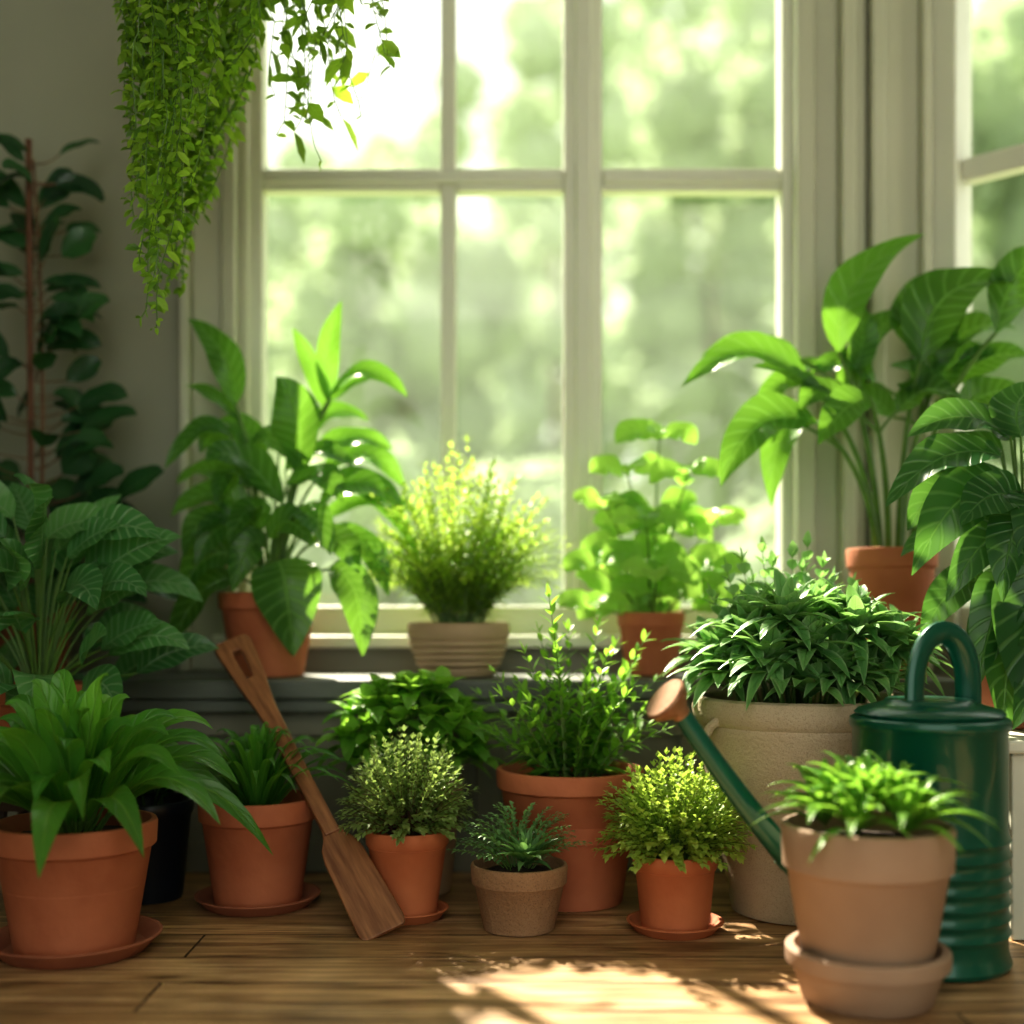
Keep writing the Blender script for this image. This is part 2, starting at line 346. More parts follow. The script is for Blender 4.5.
a=boxes('wall_bay',[((0,0,0),(.03,.15,2.6)),((.80,0,0),(1.26,.15,2.6)),((.03,0,0),(.80,.15,WZ0)),((.03,0,WZ1),(.80,.15,2.6))],WALL,bev=0,mat_w=ANG); structure(a)
w2=structure(boxes('window_2',[((.012,-.02,WZ0),(.075,.07,WZ1)),((.755,0,WZ0),(.80,.07,WZ1)),((.075,0,WZ0),(.755,.07,.585)),((.075,0,2.36),(.755,.07,WZ1)),((.40,.01,.585),(.44,.05,2.36)),((.075,.01,1.605),(.755,.06,1.661))],WHITEP,bev=.006,mat_w=ANG))
glass('glass',(.075,.034,.585),(.755,.036,2.36),w2)
B=empty('window_bench',(0,2.88,0),'grey-green painted wooden bench under the window','bench')
def lb(bl,dy=2.88): return [((a[0],a[1]-dy,a[2]),(b[0],b[1]-dy,b[2])) for a,b in bl]
boxes('bench_top',lb([((-1.595,2.70,.385),(.98,2.995,.427)),((-1.595,2.715,.355),(.98,2.74,.385))]),BENCH,B,.005)
pn=[((-1.595,2.765,0),(.98,2.79,.385)),((-1.595,2.75,0),(.98,2.765,.07)),((-1.595,2.75,.30),(.98,2.765,.355))]
for x in (-1.4,-.95,-.5,-.05,.4,.85): pn.append(((x-.03,2.752,.07),(x+.03,2.765,.30)))
boxes('front_panel',lb(pn),PANEL,B,.004)
C=empty('low_cabinet',(1.14,2.4,0),'white painted low cabinet with panelled front','cabinet')
boxes('body',[((-.26,-.20,0),(.26,.18,.33))],WHITEP,C,.004)
boxes('cabinet_top',[((-.28,-.22,.331),(.28,.2,.355))],WHITEP,C,.006)
boxes('door',[((-.235,-.215,.03),(.23,-.201,.30))],TRIMP,C,.006)

# ================================================================ OUTSIDE
o=boxes('ground',[((-50,3.3,-.8),(50,90,-.6))],GRASS,bev=0); o['kind']='structure'
def tree(x,y,h,r,n,lab,mat,ry=.5):
    E=empty('tree',(x,y,-.6),lab,'tree','garden trees outside the window')
    st=MB(); tube(st,[V((0,0,0)),V((.05,0,h*.3)),V((-.05,0,h*.6))],[.16,.12,.07],8); finish(st,'trunk',BARK,E)
    lf=MB(); blobs=[]
    nb=24
    for i in range(nb):
        zf=.08+.82*(i/(nb-1)); wd=math.sin(math.pi*min(1,zf*.72+.13))**.4
        blobs.append((V(((-1)**i*R(.1,1)*r*.68*wd,R(-1,1)*r*ry*.6,h*zf)),min(r*R(.32,.46),h*.16 if h>3 else h*.3)))
    for (c,b_) in blobs:
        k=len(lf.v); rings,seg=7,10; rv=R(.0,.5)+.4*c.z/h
        for i in range(rings+1):
            for j in range(seg):
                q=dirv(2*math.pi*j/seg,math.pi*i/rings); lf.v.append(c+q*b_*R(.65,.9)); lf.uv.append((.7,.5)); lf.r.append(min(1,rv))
        for i in range(rings):
            for j in range(seg):
                a=k+i*seg+j;b=k+i*seg+(j+1)%seg; lf.f.append((a+seg,b+seg,b,a))
    for i in range(n):
        c,br_=random.choice(blobs); d=V((random.gauss(0,1),random.gauss(0,1),random.gauss(0,1))).normalized()
        P=c+d*br_*R(.8,1.25); q=V((R(-1,1),R(-1,1),R(-.6,.4))).normalized()*r*.12
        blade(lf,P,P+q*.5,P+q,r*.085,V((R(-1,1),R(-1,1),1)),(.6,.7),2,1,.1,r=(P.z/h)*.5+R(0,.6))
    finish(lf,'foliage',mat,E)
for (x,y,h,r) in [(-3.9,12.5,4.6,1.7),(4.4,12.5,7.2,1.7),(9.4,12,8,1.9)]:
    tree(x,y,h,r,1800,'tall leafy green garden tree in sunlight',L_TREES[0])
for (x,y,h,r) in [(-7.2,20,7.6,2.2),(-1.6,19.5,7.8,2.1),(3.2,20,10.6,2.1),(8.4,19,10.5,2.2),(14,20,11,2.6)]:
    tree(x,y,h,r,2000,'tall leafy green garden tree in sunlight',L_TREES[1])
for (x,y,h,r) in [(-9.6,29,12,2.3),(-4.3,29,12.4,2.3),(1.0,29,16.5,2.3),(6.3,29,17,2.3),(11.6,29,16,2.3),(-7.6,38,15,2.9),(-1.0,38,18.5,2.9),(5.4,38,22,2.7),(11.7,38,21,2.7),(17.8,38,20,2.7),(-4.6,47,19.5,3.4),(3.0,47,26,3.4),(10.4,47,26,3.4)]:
    tree(x,y,h,r,1400,'distant green tree with pale haze mixed into its leaf colour',L_TREES[2])
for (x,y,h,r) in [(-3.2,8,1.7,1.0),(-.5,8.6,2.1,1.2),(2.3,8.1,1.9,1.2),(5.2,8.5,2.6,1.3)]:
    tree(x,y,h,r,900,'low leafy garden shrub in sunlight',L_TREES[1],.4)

# ================================================================ PLANTS ON THE FLOOR
s=saucer(-.748,2.14,.145,.03,TERRA_D,'terracotta saucer under large terracotta pot')
E=plant('potted_peace_lily',-.748,2.14,s,'lush arching long-leaved plant in large terracotta pot')
zs=pot(E,.137,.10,.215,.045,TERRA)
st=MB();lf=MB()
for i in range(58):
    f=i/57; pol=.15+1.2*f; az=i*GA
    d=dirv(az,pol); L=R(.22,.31)
    pz=V((math.cos(az)*.03*f,math.sin(az)*.03*f,zs-.005)); p0=pz+d*R(.02,.05)+V((0,0,.02*f+.01)); btube(st,pz,pz*.5+p0*.5,p0,.003,.002,3,5)
    p2=p0+V((d.x*L*.95,d.y*L*.85,d.z*L*.92-.05*L-R(.25,.42)*L*f)); p1=p0+d*L*.5+V((0,0,.36*L))
    nn=V((0,0,1))+V((-d.x,-d.y,0))*.5+V((R(-.4,.4),-.6,0))
    blade(lf,p0,p1,p2,R(.042,.060),nn,(.8,1.0),11,2,.28,.14,r=R(0,.6)+.5*(1-f)**1.5)
finish(st,'stems',STEM,E);finish(lf,'foliage',L_STRAP,E)
E=plant('potted_foliage_plant',-.735,2.52,0,'leafy dark green plant in a dark navy glazed pot')
zs=pot(E,.093,.07,.20,.03,NAVY)
bush(E,zs,9,.10,.17,.085,.045,3,L_DARK,pmax=1.1,seg=4,cs=1)
S=empty('plant_stool',(-.96,2.54,0),'small dark wooden stool under a potted plant','stool')
finish(lathe([(.118,.19),(.12,.195),(.12,.212),(.117,.215)],32),'seat',STOOLW,S)
for k in range(4):
    a=math.pi/4+k*math.pi/2; st=MB(); tube(st,[V((.10*math.cos(a),.10*math.sin(a),0)),V((.075*math.cos(a),.075*math.sin(a),.19))],.011,8); finish(st,'leg',STOOLW,S)
E=plant('potted_prayer_plant',-.96,2.54,.2155,'dark green plant with pale striped leaves in terracotta pot')
zs=pot(E,.10,.075,.215,.04,TERRA)
def bigclump(E,zs,n,spread,hmin,hmax,LL,LW,mat,shape=(.7,.95),wave=.12,fold=.2,rs=.03,stmat=None,dr=.5,yk=.75):
    st=MB(); lf=MB()
    for i in range(n):
        f=(i+.5)/n; az=i*GA+R(-.3,.3); rad=spread*math.sqrt(f)*R(.7,1.1); z=hmax+(hmin-hmax)*f**1.1+R(-.05,.05)
        b=V((math.cos(az)*rs*f,math.sin(az)*rs*f,zs-.005)); tip=V((math.cos(az)*rad*.6,math.sin(az)*rad*.5*yk,zs+z))
        btube(st,b,V((tip.x*.4,tip.y*.4,zs+z*.7)),tip,.003,.002,5,5)
        o=V((math.cos(az),math.sin(az)*yk,0)); L=LL*R(.75,1.2)
        p2=tip+o*L*R(.65,.9)-V((0,0,L*R(-.25,dr)))+V((0,0,(1-f)*L*.5)); p1=tip+o*L*.42+V((0,0,L*.36))
        blade(lf,tip,p1,p2,LW*R(.85,1.15),V((R(-.4,.4),-1,.75))-o*.3,shape,12,2,fold,wave,r=R(0,.75)+.25*(1-f))
    finish(st,'stems',stmat or STEM,E); finish(lf,'foliage',mat,E)
bigclump(E,zs,54,.36,.0,.36,.20,.088,L_STRIPE,shape=(.65,1.0),fold=.26,dr=.35)
s=saucer(-.5,2.46,.122,.024,TERRA_D,'terracotta saucer under medium terracotta pot')
E=plant('potted_spider_plant',-.5,2.46,s,'small strap-leaved rosette plant in terracotta pot')
zs=pot(E,.116,.085,.205,.045,TERRA)
lf=MB()
for i in range(70):
    f=i/69; pol=.1+1.25*f; az=i*GA; d=dirv(az,pol); L=R(.17,.21)
    p0=V((math.cos(az)*.03*f,math.sin(az)*.03*f,zs)); p1=p0+d*L*.5+V((0,0,.55*L)); p2=p0+V((d.x*L*.98,d.y*L*.7,d.z*L*.65-.05*L*f+.03))
    blade(lf,p0,p1,p2,R(.014,.019),V((-d.x*.5,-d.y*.5-.3,1)),(.4,.9),9,1,.35,0,r=R(-.05,.5)+.2*(1-f))
finish(lf,'foliage',L_STRAP,E)
s=saucer(-.198,2.365,.078,.02,TERRA2,'small terracotta saucer under terracotta pot')
E=plant('potted_thyme',-.198,2.365,s,'small terracotta pot with airy grey-green herb bush')
zs=pot(E,.080,.056,.16,.032,TERRA2)
bush(E,zs,150,.130,.18,.019,.012,12,L_OLIVE,pmax=1.6,seg=2,rspread=.02,z0=.03,stmat=BARK,t0=.35,r0=.0012,per=2,top=.8,rb=.1)
E=plant('potted_pothos',-.205,2.585,0,'beige clay pot with mounded bright green leaves')
zs=pot(E,.105,.08,.235,.045,BEIGE)
lf=MB(); st=MB()
for (p_,pol,az) in dome(38,.15,.20,1.45,.03,.085):
    tip=V((0,0,zs))+p_; btube(st,V((0,0,zs-.01)),V((p_.x*.3,p_.y*.3,zs+p_.z*.7)),tip,.003,.002,4,4)
    rosette(lf,tip,V((p_.x*.6,p_.y-.08,p_.z+.1)),9,.08,.036,(.65,.9),5,1,.3,.3,1.4,.25,rb=.3,arch=.15)
finish(st,'stems',STEM,E); finish(lf,'foliage',L_HERB,E)
E=plant('potted_succulent',.013,2.285,0,'small tan stoneware pot with green spiky succulent rosette')
zs=pot(E,.089,.066,.12,.038,STONE)
st=MB();lf=MB()
for (p_,pol,az) in dome(60,.13,.12,1.3,.012):
    if p_.y<-.02 and abs(p_.x-.01)<.07: continue
    sprig(st,lf,V((p_.x*.15,p_.y*.15,zs)),V((p_.x*.4,p_.y*.4,zs+p_.z*.9)),V((0,0,zs))+p_,.018,.011,10,(.7,.9),2,1,.4,.0014,.8,rb=.2)
rosette(lf,V((.012,-.03,zs+.02)),V((.05,-.25,1)),36,.085,.018,(.4,.9),6,1,.05,.1,1.25,.5,rb=.15,arch=.22)
finish(st,'stems',STEM,E); finish(lf,'foliage',L_BLUE,E)
E=plant('potted_herb_plant',.116,2.5,0,'large terracotta pot with tall leafy green herb stems')
zs=pot(E,.148,.105,.265,.04,TERRA)
st=MB();lf=MB()
tips=[(-.20,.12),(-.15,.22),(-.10,.18),(-.03,.28),(-.045,.37),(.0,.30),(.05,.24),(.09,.27),(.13,.24),(.17,.20),(.20,.13),(.03,.20),(-.09,.26),(.15,.28),(-.18,.17),(.10,.17),(-.12,.11),(.0,.17),(.06,.31)]
for i,(x,z) in enumerate(tips*3):
    if i>=len(tips): x=x*.85+R(-.03,.03); z*=R(.55,.9); 
    y=R(-.11,.09)
    b=V((x*.25,y*.4,zs)); t=V((x,y,zs+z)); c=V((x*.45,y*.6,zs+z*.6))
    sprig(st,lf,b,c,t,.062,.021,max(7,int(z*44)),(.7,1),4,1,.15,.0025,1.2,.15,2,top=.5,rb=.25)
finish(st,'stems',STEM,E); finish(lf,'foliage',L_HERB,E)
s=saucer(.296,2.27,.088,.02,TERRA2,'small terracotta saucer under orange terracotta pot')
E=plant('potted_oregano',.296,2.27,s,'orange terracotta pot with dense yellow-green herb bush')
zs=pot(E,.078,.062,.135,.03,TERRA2)
bush(E,zs,200,.138,.17,.017,.012,10,L_YEL,pmax=1.65,seg=2,rspread=.03,z0=.03,t0=.4,r0=.0012,top=.9)
E=plant('potted_dracaena_cluster',.561,2.42,0,'large sandy stone planter with mounded variegated foliage')
zs=pot(E,.211,.135,.415,.055,SAND,wall=.02,rimout=.012,style='urn')
mb=MB(); tube(mb,[V((-.16-.045*math.sin(a),-.10,.36-.05*math.cos(a)-.03)) for a in [i*math.pi/8 for i in range(9)]],.009,8); finish(mb,'handle',SAND,E)
lf=MB();st=MB()
for (p_,pol,az) in dome(26,.205,.165,1.35,.04,.16):
    tip=V((0,0,zs))+p_; btube(st,V((p_.x*.5,p_.y*.5,zs-.01)),V((p_.x*.7,p_.y*.7,zs+p_.z*.6)),tip,.004,.003,4,4)
    rosette(lf,tip,V((p_.x*.7,p_.y*.6-.14,p_.z*.8+.14)),20,.118,.034,(.6,.95),8,1,.16,.1,1.5,.3,rb=.1,arch=.2)
for i in range(18):
    a=i*2*math.pi/18+R(-.1,.1); rr_=R(.12,.155); c=V((math.cos(a)*rr_,math.sin(a)*rr_,zs+R(.035,.06))); btube(st,V((c.x*.9,c.y*.9,zs-.01)),V((c.x*.95,c.y*.95,zs+.02)),c,.004,.003,3,4)
    rosette(lf,c,V((math.cos(a)*.5,math.sin(a)*.5,1)),16,.118,.034,(.6,.95),8,1,.12,.1,1.3,.3,rb=.0,arch=.32)
for (x,z) in [(-.10,.29),(0,.30),(.06,.28),(-.04,.28),(-.13,.27),(.02,.27),(-.08,.25),(.08,.25),(.12,.24),(-.16,.22),(.03,.32),(-.06,.31)]:
    sprig(st,lf,V((x*.5,.07,zs)),V((x*.8,.08,zs+z*.6)),V((x,.08,zs+z)),.06,.036,5,(.6,.8),4,1,.6,.002,rb=.55)
finish(st,'stems',STEM,E); finish(lf,'foliage',L_VAR,E)
o=finish(lathe([(.092,0),(.096,.003),(.112,.055),(.120,.056),(.121,.060),(.121,.078),(.118,.081),(.108,.081),(.105,.075),(.098,.012),(.03,.010)],56),'plant_saucer',TAUPE); o.location=(.534,1.88,0); o['label']='deep taupe clay saucer under matching pot'; o['category']='saucer'
E=plant('potted_aloe',.534,1.88,.0125,'taupe clay pot with small bright green leaf rosettes')
zs=pot(E,.127,.088,.252,.068,TAUPE,rimout=.008)
lf=MB()
for (x,y,z,k) in [(-.005,-.01,.045,30),(-.06,.01,.025,24),(.06,.0,.025,24),(-.03,-.05,.022,20),(.04,-.05,.022,20),(-.03,.055,.035,16),(.04,.055,.035,16)]:
    rosette(lf,V((x,y,zs+z)),V((x*6,y*4-.1,1)),k,.128,.0195,(.5,.9),10,1,.10,.05,1.3,.4,rb=.05,arch=.32)
finish(lf,'foliage',L_ALOE,E)
# ================================================================ PLANTS ON THE BENCH
BZ=.4275
def explicit(E,o3,leaves,mat,shape,stmat=STEM,seg=14,cs=3,fold=.16,wave=.10,back=(.0,-.75,.65),wk=1,sr=.0052,mains=99):
    st=MB();lf=MB(); ms=[]
    for k,L in enumerate(leaves):
        bx,bz,cx,cz,tx,tz,W,dy,ty=L[:9]; rv=L[9] if len(L)>9 else R(.1,.7)
        q=lambda x,y,z: V((x*.01,y*.01,z*.01))+o3
        p0=q(bx,dy,bz);p1=q(cx,dy+(ty-dy)*.5,cz);p2=q(tx,ty,tz)
        if k<mains:
            root=q(max(-4,min(4,bx*.2)),max(-3,min(3,dy*.3)),-3); mid=q(bx*.25+R(-1,1),dy*.5,bz*.6+1)
            btube(st,root,mid,p0,sr,sr*.5,10,7); ms.append((root,mid,p0))
        else:
            c=min(ms,key=lambda a:(a[2]-p0).length); root=bez(*c,.72); btube(st,root,root*.5+p0*.5+V((0,0,.01)),p0,sr*.5,sr*.4,6,6)
        nn=V(back)+V((R(-.4,.4),0,R(-.2,.3)))
        blade(lf,p0,p1,p2,W*.01*wk,nn,shape,seg,cs,fold,wave,rv)
    finish(st,'stems',stmat,E); finish(lf,'foliage',mat,E)
E=plant('potted_peace_lily',-.556,2.85,BZ,'large glossy broad-leaved green plant in terracotta pot')
pot(E,.112,.082,.19,.04,TERRA)
A=[(14,43,12,56,16.5,67,5.5,0,2,1),(13,42,10,52,5,61,5,2,3,1),(14,44.5,23,56,32,44,6,0,-3,1),(14,44,20,52,28,50,4.5,2,3,.9),
(-8,43,-8,56,-19,63,8,2,3,.5),(-7.5,40,-13,47,-20,48,4.5,4,5,.4),(-8.7,36,-15,42,-23,28,6,0,-2,.4),
(7,27,10,40,3,48,12,-2,-6,.5),(4,20,-6,35,-12,29,11,-4,-9,.35),(-4,18,-12,27,-21,17,9,-2,-4,.35),
(-4,7,-12,13,-18,-1,12,-5,-9,.15),(-5,3,-14,4,-19,-12,10,-7,-11,.2),(4,7,6,5,8,-14,16,-9,-13,.35),(15,5,23,5,23,-14,10,-8,-12,.3),
(12,20,21,30,31,19,9,-2,-5,.6),(12,27,22,38,31,24,8,2,2,.8),(10,32,19,39,28,33,7,3,4,.95),(14,13,24,15,28,-1,8,-3,-6,.4),(12,17,24,26,35,17,6,2,0,.9),
(-2,30,-4,40,-12,40,7,2,4,.4),(2,34,8,44,12,40,7,4,6,.7),(0,14,-2,24,-6,10,9,-7,-13,.2),(6,15,12,22,16,8,9,-7,-12,.5),(-6,24,-16,32,-22,25,7,3,4,.3),(5,24,14,30,18,20,8,-4,-8,.5),(-3,12,-10,20,-14,6,8,-4,-10,.15),(8,36,14,46,22,40,6,5,7,1),(-5,33,-14,40,-16,32,6,2,2,.3),(14,22,26,28,34,8,6,3,2,.8),(4,28,12,36,20,28,7,0,-3,.4),(-2,24,-10,32,-10,20,8,-1,-6,.3),(10,10,18,16,22,4,8,-6,-10,.3),(1,10,-2,14,-5,0,8,-10,-14,.2),(2,12,6,20,12,10,8,-8,-13,.1),(-6,16,-14,20,-17,8,8,-5,-9,.1),(6,30,2,38,-4,34,7,1,0,.2)]
explicit(E,V((0,0,.19)),A,L_BIG,(.65,.85),wk=.97,wave=.16,fold=.24,mains=26)
E=plant('potted_fern',-.122,2.85,BZ,'bright lime feathery fern in banded tan clay bowl')
zs=pot(E,.116,.082,.122,.035,BEIGE,style='banded')
bush(E,zs,130,.27,.42,.042,.015,18,L_LIME,pmax=1.3,seg=2,rspread=.05,z0=.0,t0=.15,r0=.0018,ry=.12,ang=1.1,top=.55)
E=plant('potted_basil',.32,2.88,BZ,'bright green leafy basil in small terracotta pot')
zs=pot(E,.078,.058,.145,.035,TERRA)
st=MB();lf=MB()
for i,(x,z,y) in enumerate([(-.10,.26,0),(-.12,.12,-.05),(-.05,.34,.02),(.02,.42,0),(.08,.33,-.04),(.14,.22,0),(.12,.10,-.07),(-.02,.22,-.09),(.0,.10,-.12),(-.13,.03,-.03),(.15,.04,0)]):
    p0=V((x*.2,y*.2,zs));p1=V((x*.4,y*.6,zs+z*.6));p2=V((x,y,zs+z)); btube(st,p0,p1,p2,.0036,.0016,6,5)
    for t in (.55,1.0):
        P=bez(p0,p1,p2,t); a0=R(-.5,.5)
        for k in range(4 if t==1 else 2):
            a=a0+k*(1.6 if t==1 else math.pi); o=V((math.cos(a),math.sin(a)*.7,0)); L=R(.085,.12)*(1.1-.25*t)
            b_=P+o*.015+V((0,0,.006)); btube(st,P,P+o*.008,b_,.0014,.001,2,4)
            blade(lf,b_,b_+o*L*.5+V((0,0,L*.35)),b_+o*L*.85-V((0,0,L*R(-.25,.3))),L*.78,V((R(-.3,.3),-.9,.75)),(.6,.75),10,2,.2,.14,r=t*.5+R(-.2,.4))
finish(st,'stems',STEM,E); finish(lf,'foliage',L_BASIL,E)
E=plant('potted_elephant_ear',.851,2.80,BZ,'tall terracotta pot with arching large-leaved tropical plant')
pot(E,.10,.075,.288,.045,TERRA)
D=[(-12,44,-13,63,8,71,10,0,2,.8),(-19.5,36.5,-32,50,-48,35,10,-3,-8,.85),(-18,27.5,-33,33,-40,13,12,-5,-10,.3),  # last value, leaf tone: mostly lighter left, darker right, backlight put into colour
(5,41,6,62,27,58,14,-4,-6,.1),(21,47,23,63,35,65,10,-6,-8,.1),(-6.7,33,-13,32,-19,22,9,-6,-10,.3),(10,36,8,50,18,54,9,2,3,.1),
(-20,27,-28,28,-28,9,8,-2,-5,.9),(-19.5,43,-31,51,-42,44,6,4,6,.5),(-2.7,37.6,-9,46,-17,40,9,4,5,.5),
(7.4,34,15,46,25,44,9,2,2,.1),(15,37,22,46,31,43,8,2,0,.1),(-5,43,-2,54,9,55,7,5,7,.2),(2,30,-4,38,-10,33,8,5,6,.2),(-14,40,-20,44,-24,38,7,5,5,.4),(8,28,16,34,24,26,9,2,0,.0),(-10,34,-8,44,-2,45,8,4,6,.2),(12,44,20,54,30,50,8,4,5,.1),(-18,38,-26,40,-30,30,6,4,3,.4),(3,33,6,40,-2,40,8,-3,-5,.1),
(0,30,6,38,13,32,9,-4,-8,.0),(-12,32,-18,38,-22,30,8,-3,-6,.2),(14,30,20,36,27,34,9,-3,-6,.0),(6,46,2,56,12,64,8,4,5,.2),(-14,34,-24,40,-32,40,7,-2,-4,.15),(-8,40,-4,48,-6,56,7,3,4,.3)]
explicit(E,V((0,0,.288)),D,L_BIG,(.7,1.0),wave=.16,back=(0,-.75,.65),fold=.3,sr=.0085,mains=7)
E=plant('potted_rubber_plant',-1.105,2.87,BZ,'tall dark-leaved plant trained on a brown cane')
zs=pot(E,.10,.075,.17,.03,TERRA_D)
mb=MB(); tube(mb,[V((.0,.0,zs-.05)),V((.0,0,.6)),V((-.005,0,1.23))],.0075,8); finish(mb,'cane',CANE,E)
st=MB();lf=MB()
btube(st,V((.02,-.01,zs)),V((.05,-.02,.7)),V((.01,-.01,1.18)),.006,.003,12,6)
for i in range(100):
    f=i/99; z=zs+.02+(1.15-zs)*f**1.25+R(-.02,.02); az=R(-1.2,1.2)+(math.pi if R(0,1)<.45 else 0); o=V((math.cos(az),math.sin(az)*.7,0)); low=max(0,1-(z-.2)/.5); k=1.0+.35*low
    P=V((.015,-.01,z)); L=R(.09,.15)*k; reach=R(.01,.07)+low*R(0,.16); b_=P+o*reach+V((0,0,R(.0,.04))); btube(st,P,P+o*reach*.5,b_,.0022,.0015,3,4)
    up=R(-.45,.95)
    blade(lf,b_,b_+o*L*.5+V((0,0,L*(.2+up*.35))),b_+o*L*(1-.45*abs(up))+V((0,0,L*(up-.15))),R(.050,.068)*k,V((R(-.8,.8),-.8,R(.2,1.4))),(.65,.75),8,2,.2,.1,r=R(0,1))
finish(st,'stems',BARK,E); finish(lf,'foliage',L_DARK,E)
E=plant('potted_philodendron',.985,2.42,.3555,'dark broad drooping leaves in aged pot on white cabinet')
zs=pot(E,.10,.075,.16,.03,TERRA_D)
F=[(-2,40,-11,48,-22,40,9,0,0,.3),(-5,36,-17,40,-28,26,10,-3,-6,.2),(-3,30,-15,33,-24,13,12,-5,-9,.35),(-1,22,-10,24,-18,8,9,-6,-10,.2),(-2,14,-9,12,-13,-8,10,-8,-12,.2),(-2,17,-5,6,-3,-16,14,-12,-16,.2),
(0,40,-3,48,4,50,10,0,0,.3),(6,30,12,38,20,26,12,-2,-3,.2),(6,24,10,22,14,4,13,-6,-10,.2),(4,18,5,8,7,-8,13,-10,-14,.2),(-3,27,-10,31,-16,22,10,-8,-12,.4),(0,40,-7,46,-14,43,8,3,4,.3),(3,38,10,46,16,42,10,2,2,.2),(-2,38,-9,41,-17,32,9,4,6,.2),(-3,8,-9,8,-12,-8,9,-4,-8,.1),(-1,28,0,29,-6,16,11,-9,-14,.3),(-4,22,-14,25,-22,17,8,3,4,.4),(2,34,4,38,-3,25,11,-8,-12,.3),(-6,12,-15,14,-20,0,8,0,-2,.2),(1,8,2,2,-8,-15,12,-12,-16,.25),(4,8,6,0,3,-18,12,-12,-16,.15),(-4,4,-8,0,-9,-17,10,-10,-14,.1),(-1,24,-7,26,-9,8,10,-9,-14,.25),(-6,33,-16,33,-21,22,9,2,3,.1)]
explicit(E,V((0,0,.16)),F,L_PHIL,(.6,.95),wave=.16,fold=.25,mains=14)
# ================================================================ HANGING PLANT
E=empty('hanging_plant',(-.60,2.45,1.86),'trailing green vine plant hanging from the ceiling','hanging plant')
zs=pot(E,.13,.09,.15,.03,TERRA_D)
mb=MB()
for k in range(3):
    a=k*2.094+.5; tube(mb,[V((.122*math.cos(a),.122*math.sin(a),.14)),V((0,0,.55))],.003,6)
tube(mb,[V((0,0,.545)),V((0,0,.74))],.004,6)
finish(mb,'rope',ROPE,E)
st=MB();lf=MB()
def vine(pts,ll,step=.02,dens=2,wob=.006):
    n=len(pts)
    P=[]; ph=R(0,6)
    for i in range(n-1):
        a,b=pts[i],pts[i+1]; m_=max(2,int((b-a).length/step))
        for k in range(m_):
            t=(i*m_+k)*.35+ph; P.append(a.lerp(b,k/m_)+V((math.sin(t)*wob,math.cos(t*.8)*wob,0)))
    P.append(pts[-1]); tube(st,P,.0012,4)
    for q in P[2:]:
        for k in range(dens):
            if R(0,1)<.1: continue
            az=R(0,6.28); d=V((math.cos(az),math.sin(az),R(-1,.5)))
            L=ll*R(.4,1.25)
            p1=q+d.normalized()*L*.5; p2=q+d.normalized()*L*.85-V((0,0,L*R(.1,.45)))
            blade(lf,q,p1,p2,L*.44,V((R(-.7,.7),-1,R(.0,1.2))),(.65,.9),3,1,.2,r=R(0,1))
for i in range(68):
    az=i*GA; rx=.12*math.cos(az); ry=.12*math.sin(az)
    x=rx*R(.7,1.25)-.02; x=max(-.16,min(.11,x)); y=ry*1.1
    cx=(x+.05)/.15
    bot=-.80+abs(cx)**1.2*.44+R(0,.42)
    vine([V((rx*.9,ry*.9,zs)),V((rx*1.12,ry*1.12,.14)),V((x,y,-.08)),V((x*.85-.01+R(-.03,.03),y,bot*.55)),V((x*.5-.045+R(-.03,.03),y*.8,bot))],.031,.014,2)
for i in range(22):
    x=R(.12,.34); y=R(-.1,.08); z=-.06-R(0,.28)*(1-abs(x-.2)*2.6)
    if i<3: x=[.20,.335,.17][i]; z=[-.40,-.20,-.33][i]
    vine([V((.1,y,zs)),V((.15,y,.16)),V((x*.8,y,.06)),V((x,y,(z+.05)*.5)),V((x+R(-.05,.05),y,z))],.054,.026,1,.012)
finish(st,'stems',STEM,E); finish(lf,'foliage',L_VINE,E)

# ================================================================ WATERING CAN
E=empty('watering_can',(.694,2.08,0),'dark green metal watering can with long spout','watering can')
r=.127
pr=[(r-.006,0),(r,.003),(r+.003,.010),(r,.018),(r-.003,.03)]
for z in (.06,.085,.11,.135,.16,.185,.21): pr+=[(r-.003,z-.010),(r-.001,z-.005),(r+.0025,z),(r-.001,z+.005)]
pr+=[(r-.003,.225),(r-.003,.385),(r+.001,.390),(r+.003,.397),(r+.001,.404),(r-.004,.407),(r-.03,.414),(r-.05,.420),(r-.07,.421),(.02,.419)]
finish(lathe(pr,64),'body',GREENM,E)
lp=[(r-.008,.4095),(r-.006,.413),(r-.012,.419),(r-.035,.426),(.075,.430),(.07,.436),(.03,.438)]
finish(lathe(lp,48),'lid',GREEND,E)
mb=MB(); pts=[]
for i in range(21):
    a=math.pi*i/20; pts.append(V((.024-.052*math.cos(a)-.006*(1-i/20),-.03+.06*(i/20),.420+.125*math.sin(a)**.75)))
tube(mb,pts,.022,14,flat=.6); finish(mb,'handle',GREENM,E)
mb=MB(); P0=V((-.10,-.03,.05));P1=V((-.22,-.045,.12));P2=V((-.425,-.085,.42))
k=14; tube(mb,[bez(P0,P1,P2,i/k) for i in range(k+1)],[.030-.015*(i/k)**.8 for i in range(k+1)],20)
finish(mb,'spout',GREENM,E)
mb=MB(); t0=bez(P0,P1,P2,.5);t1=bez(P0,P1,P2,.53); tube(mb,[t0,t1],.0225,20)
finish(mb,'spout_collar',GREEND,E)
d=(P2-P1).normalized(); d2=(d*.75+V((-.45,-.25,.15))).normalized()
mb=MB(); tube(mb,[P2-d*.006,P2+d2*.004,P2+d2*.022,P2+d2*.036,P2+d2*.040],[.015,.017,.035,.040,.037],24); finish(mb,'rose',ROSEM,E)
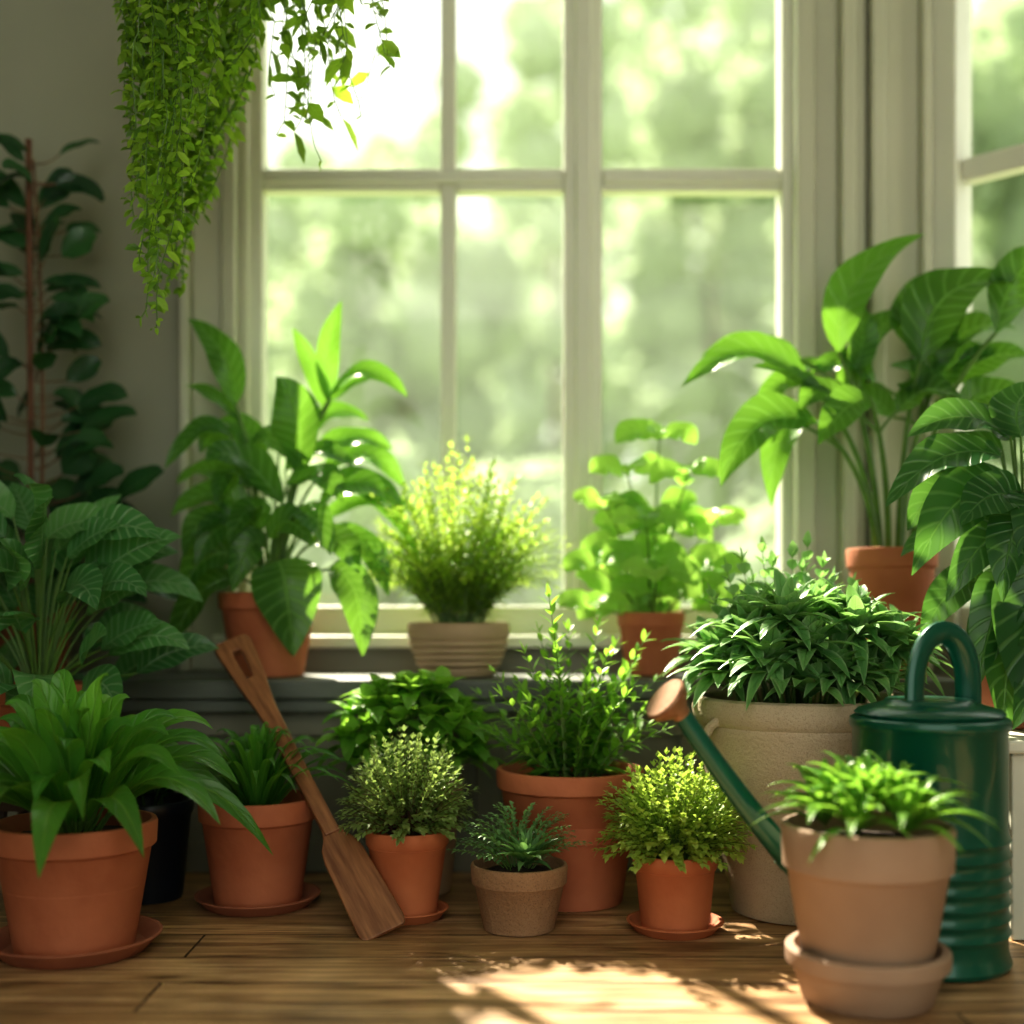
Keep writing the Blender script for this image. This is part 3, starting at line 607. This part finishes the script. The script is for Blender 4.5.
# ================================================================ WOODEN PADDLE
top=V((-.600,2.665,.512)); bot=V((-.225,2.22,.008)); u=(bot-top); LEN=u.length; u.normalize()
n=V((.25,-1,.35)); n=(n-u*n.dot(u)).normalized(); w=n.cross(u).normalized()
E=empty('wooden_paddle',(0,0,0),'long slotted wooden paddle leaning on the bench','paddle')
M=Matrix((( w.x,u.x,n.x,bot.x),(w.y,u.y,n.y,bot.y),(w.z,u.z,n.z,bot.z),(0,0,0,1))); E.matrix_world=M
def lerp_tab(tab,s):
    for (a,b),(c,d_) in zip(tab,tab[1:]):
        if s<=c: return b+(d_-b)*(s-a)/(c-a)
    return tab[-1][1]
def plank(name,s0,s1,wt,slot,th):
    mb=MB(); ns=60; rows=[]
    for i in range(ns+1):
        s=s0+(s1-s0)*i/ns; hw=lerp_tab(wt,s); sl=0
        if slot and slot[0]<=s<=slot[1]:
            q=(s-slot[0])/(slot[1]-slot[0]); sl=slot[2]*(1-.3*q)*math.sqrt(max(0,1-(2*q-1)**8))
        rows.append((s,hw,sl))
    for (s,hw,sl) in rows:
        iw=sl if sl>.001 else 0
        for x in (-hw,-(iw if iw else hw*.35),(iw if iw else hw*.35),hw): mb.v.append(V((x,s-LEN,0)))
    for i in range(ns):
        op=rows[i][2]>.001 and rows[i+1][2]>.001
        for j in range(3):
            if j==1 and op: continue
            a=i*4+j; mb.f.append((a,a+1,a+5,a+4))
    o=finish(mb,name,WOODP,E,smooth=False)
    md=o.modifiers.new('sol','SOLIDIFY'); md.thickness=th; md.offset=0
    md=o.modifiers.new('bev','BEVEL'); md.width=.003; md.segments=3; md.limit_method='ANGLE'; md.angle_limit=math.radians(50)
plank('handle',0,.54,[(0,.032),(.006,.038),(.02,.040),(.12,.031),(.20,.0205),(.32,.0165),(.54,.0150)],(.03,.125,.011),.018)
plank('blade',.52,LEN,[(.52,.0150),(.545,.022),(.565,.034),(.59,.039),(LEN-.02,.045),(LEN-.006,.043),(LEN,.036)],None,.010)

# ================================================================ LIGHT
sun=bpy.data.lights.new('sun','SUN'); sun.energy=17; sun.angle=math.radians(1.2); sun.color=(1,.90,.72)
so=bpy.data.objects.new('sun',sun); COL.objects.link(so)
el=math.radians(46); dv=V((.38*math.cos(el),-.92*math.cos(el),-math.sin(el)))
so.rotation_euler=dv.to_track_quat('-Z','Y').to_euler(); so.location=(-2,6,6)
la=bpy.data.lights.new('room_fill','AREA'); la.energy=15; la.size=1.4; la.color=(1,.95,.85)  # added soft fill to brighten the room, no lamp fixture here
lo=bpy.data.objects.new('room_fill',la); COL.objects.link(lo); lo.location=(-.1,.2,2.5); lo.rotation_euler=(math.radians(38),0,0)
wd=bpy.data.worlds.new('World'); bpy.context.scene.world=wd; wd.use_nodes=True
bg=wd.node_tree.nodes['Background']; bg.inputs[0].default_value=(.97,1,.90,1); bg.inputs[1].default_value=1.55
# ================================================================ CAMERA
cam=bpy.data.cameras.new('camera'); co=bpy.data.objects.new('camera',cam); COL.objects.link(co)
cam.sensor_width=36; cam.lens=36*1250/1024; cam.shift_y=88/1024
co.location=(0,0,.6); co.rotation_euler=(math.radians(90),0,0)
cam.dof.use_dof=True; cam.dof.focus_distance=2.25; cam.dof.aperture_fstop=.95
bpy.context.scene.camera=co
bpy.context.scene.view_settings.view_transform='Standard'
try: bpy.context.scene.view_settings.look='Medium High Contrast'
except Exception as e: print('look',e)
bpy.context.scene.view_settings.exposure=.06
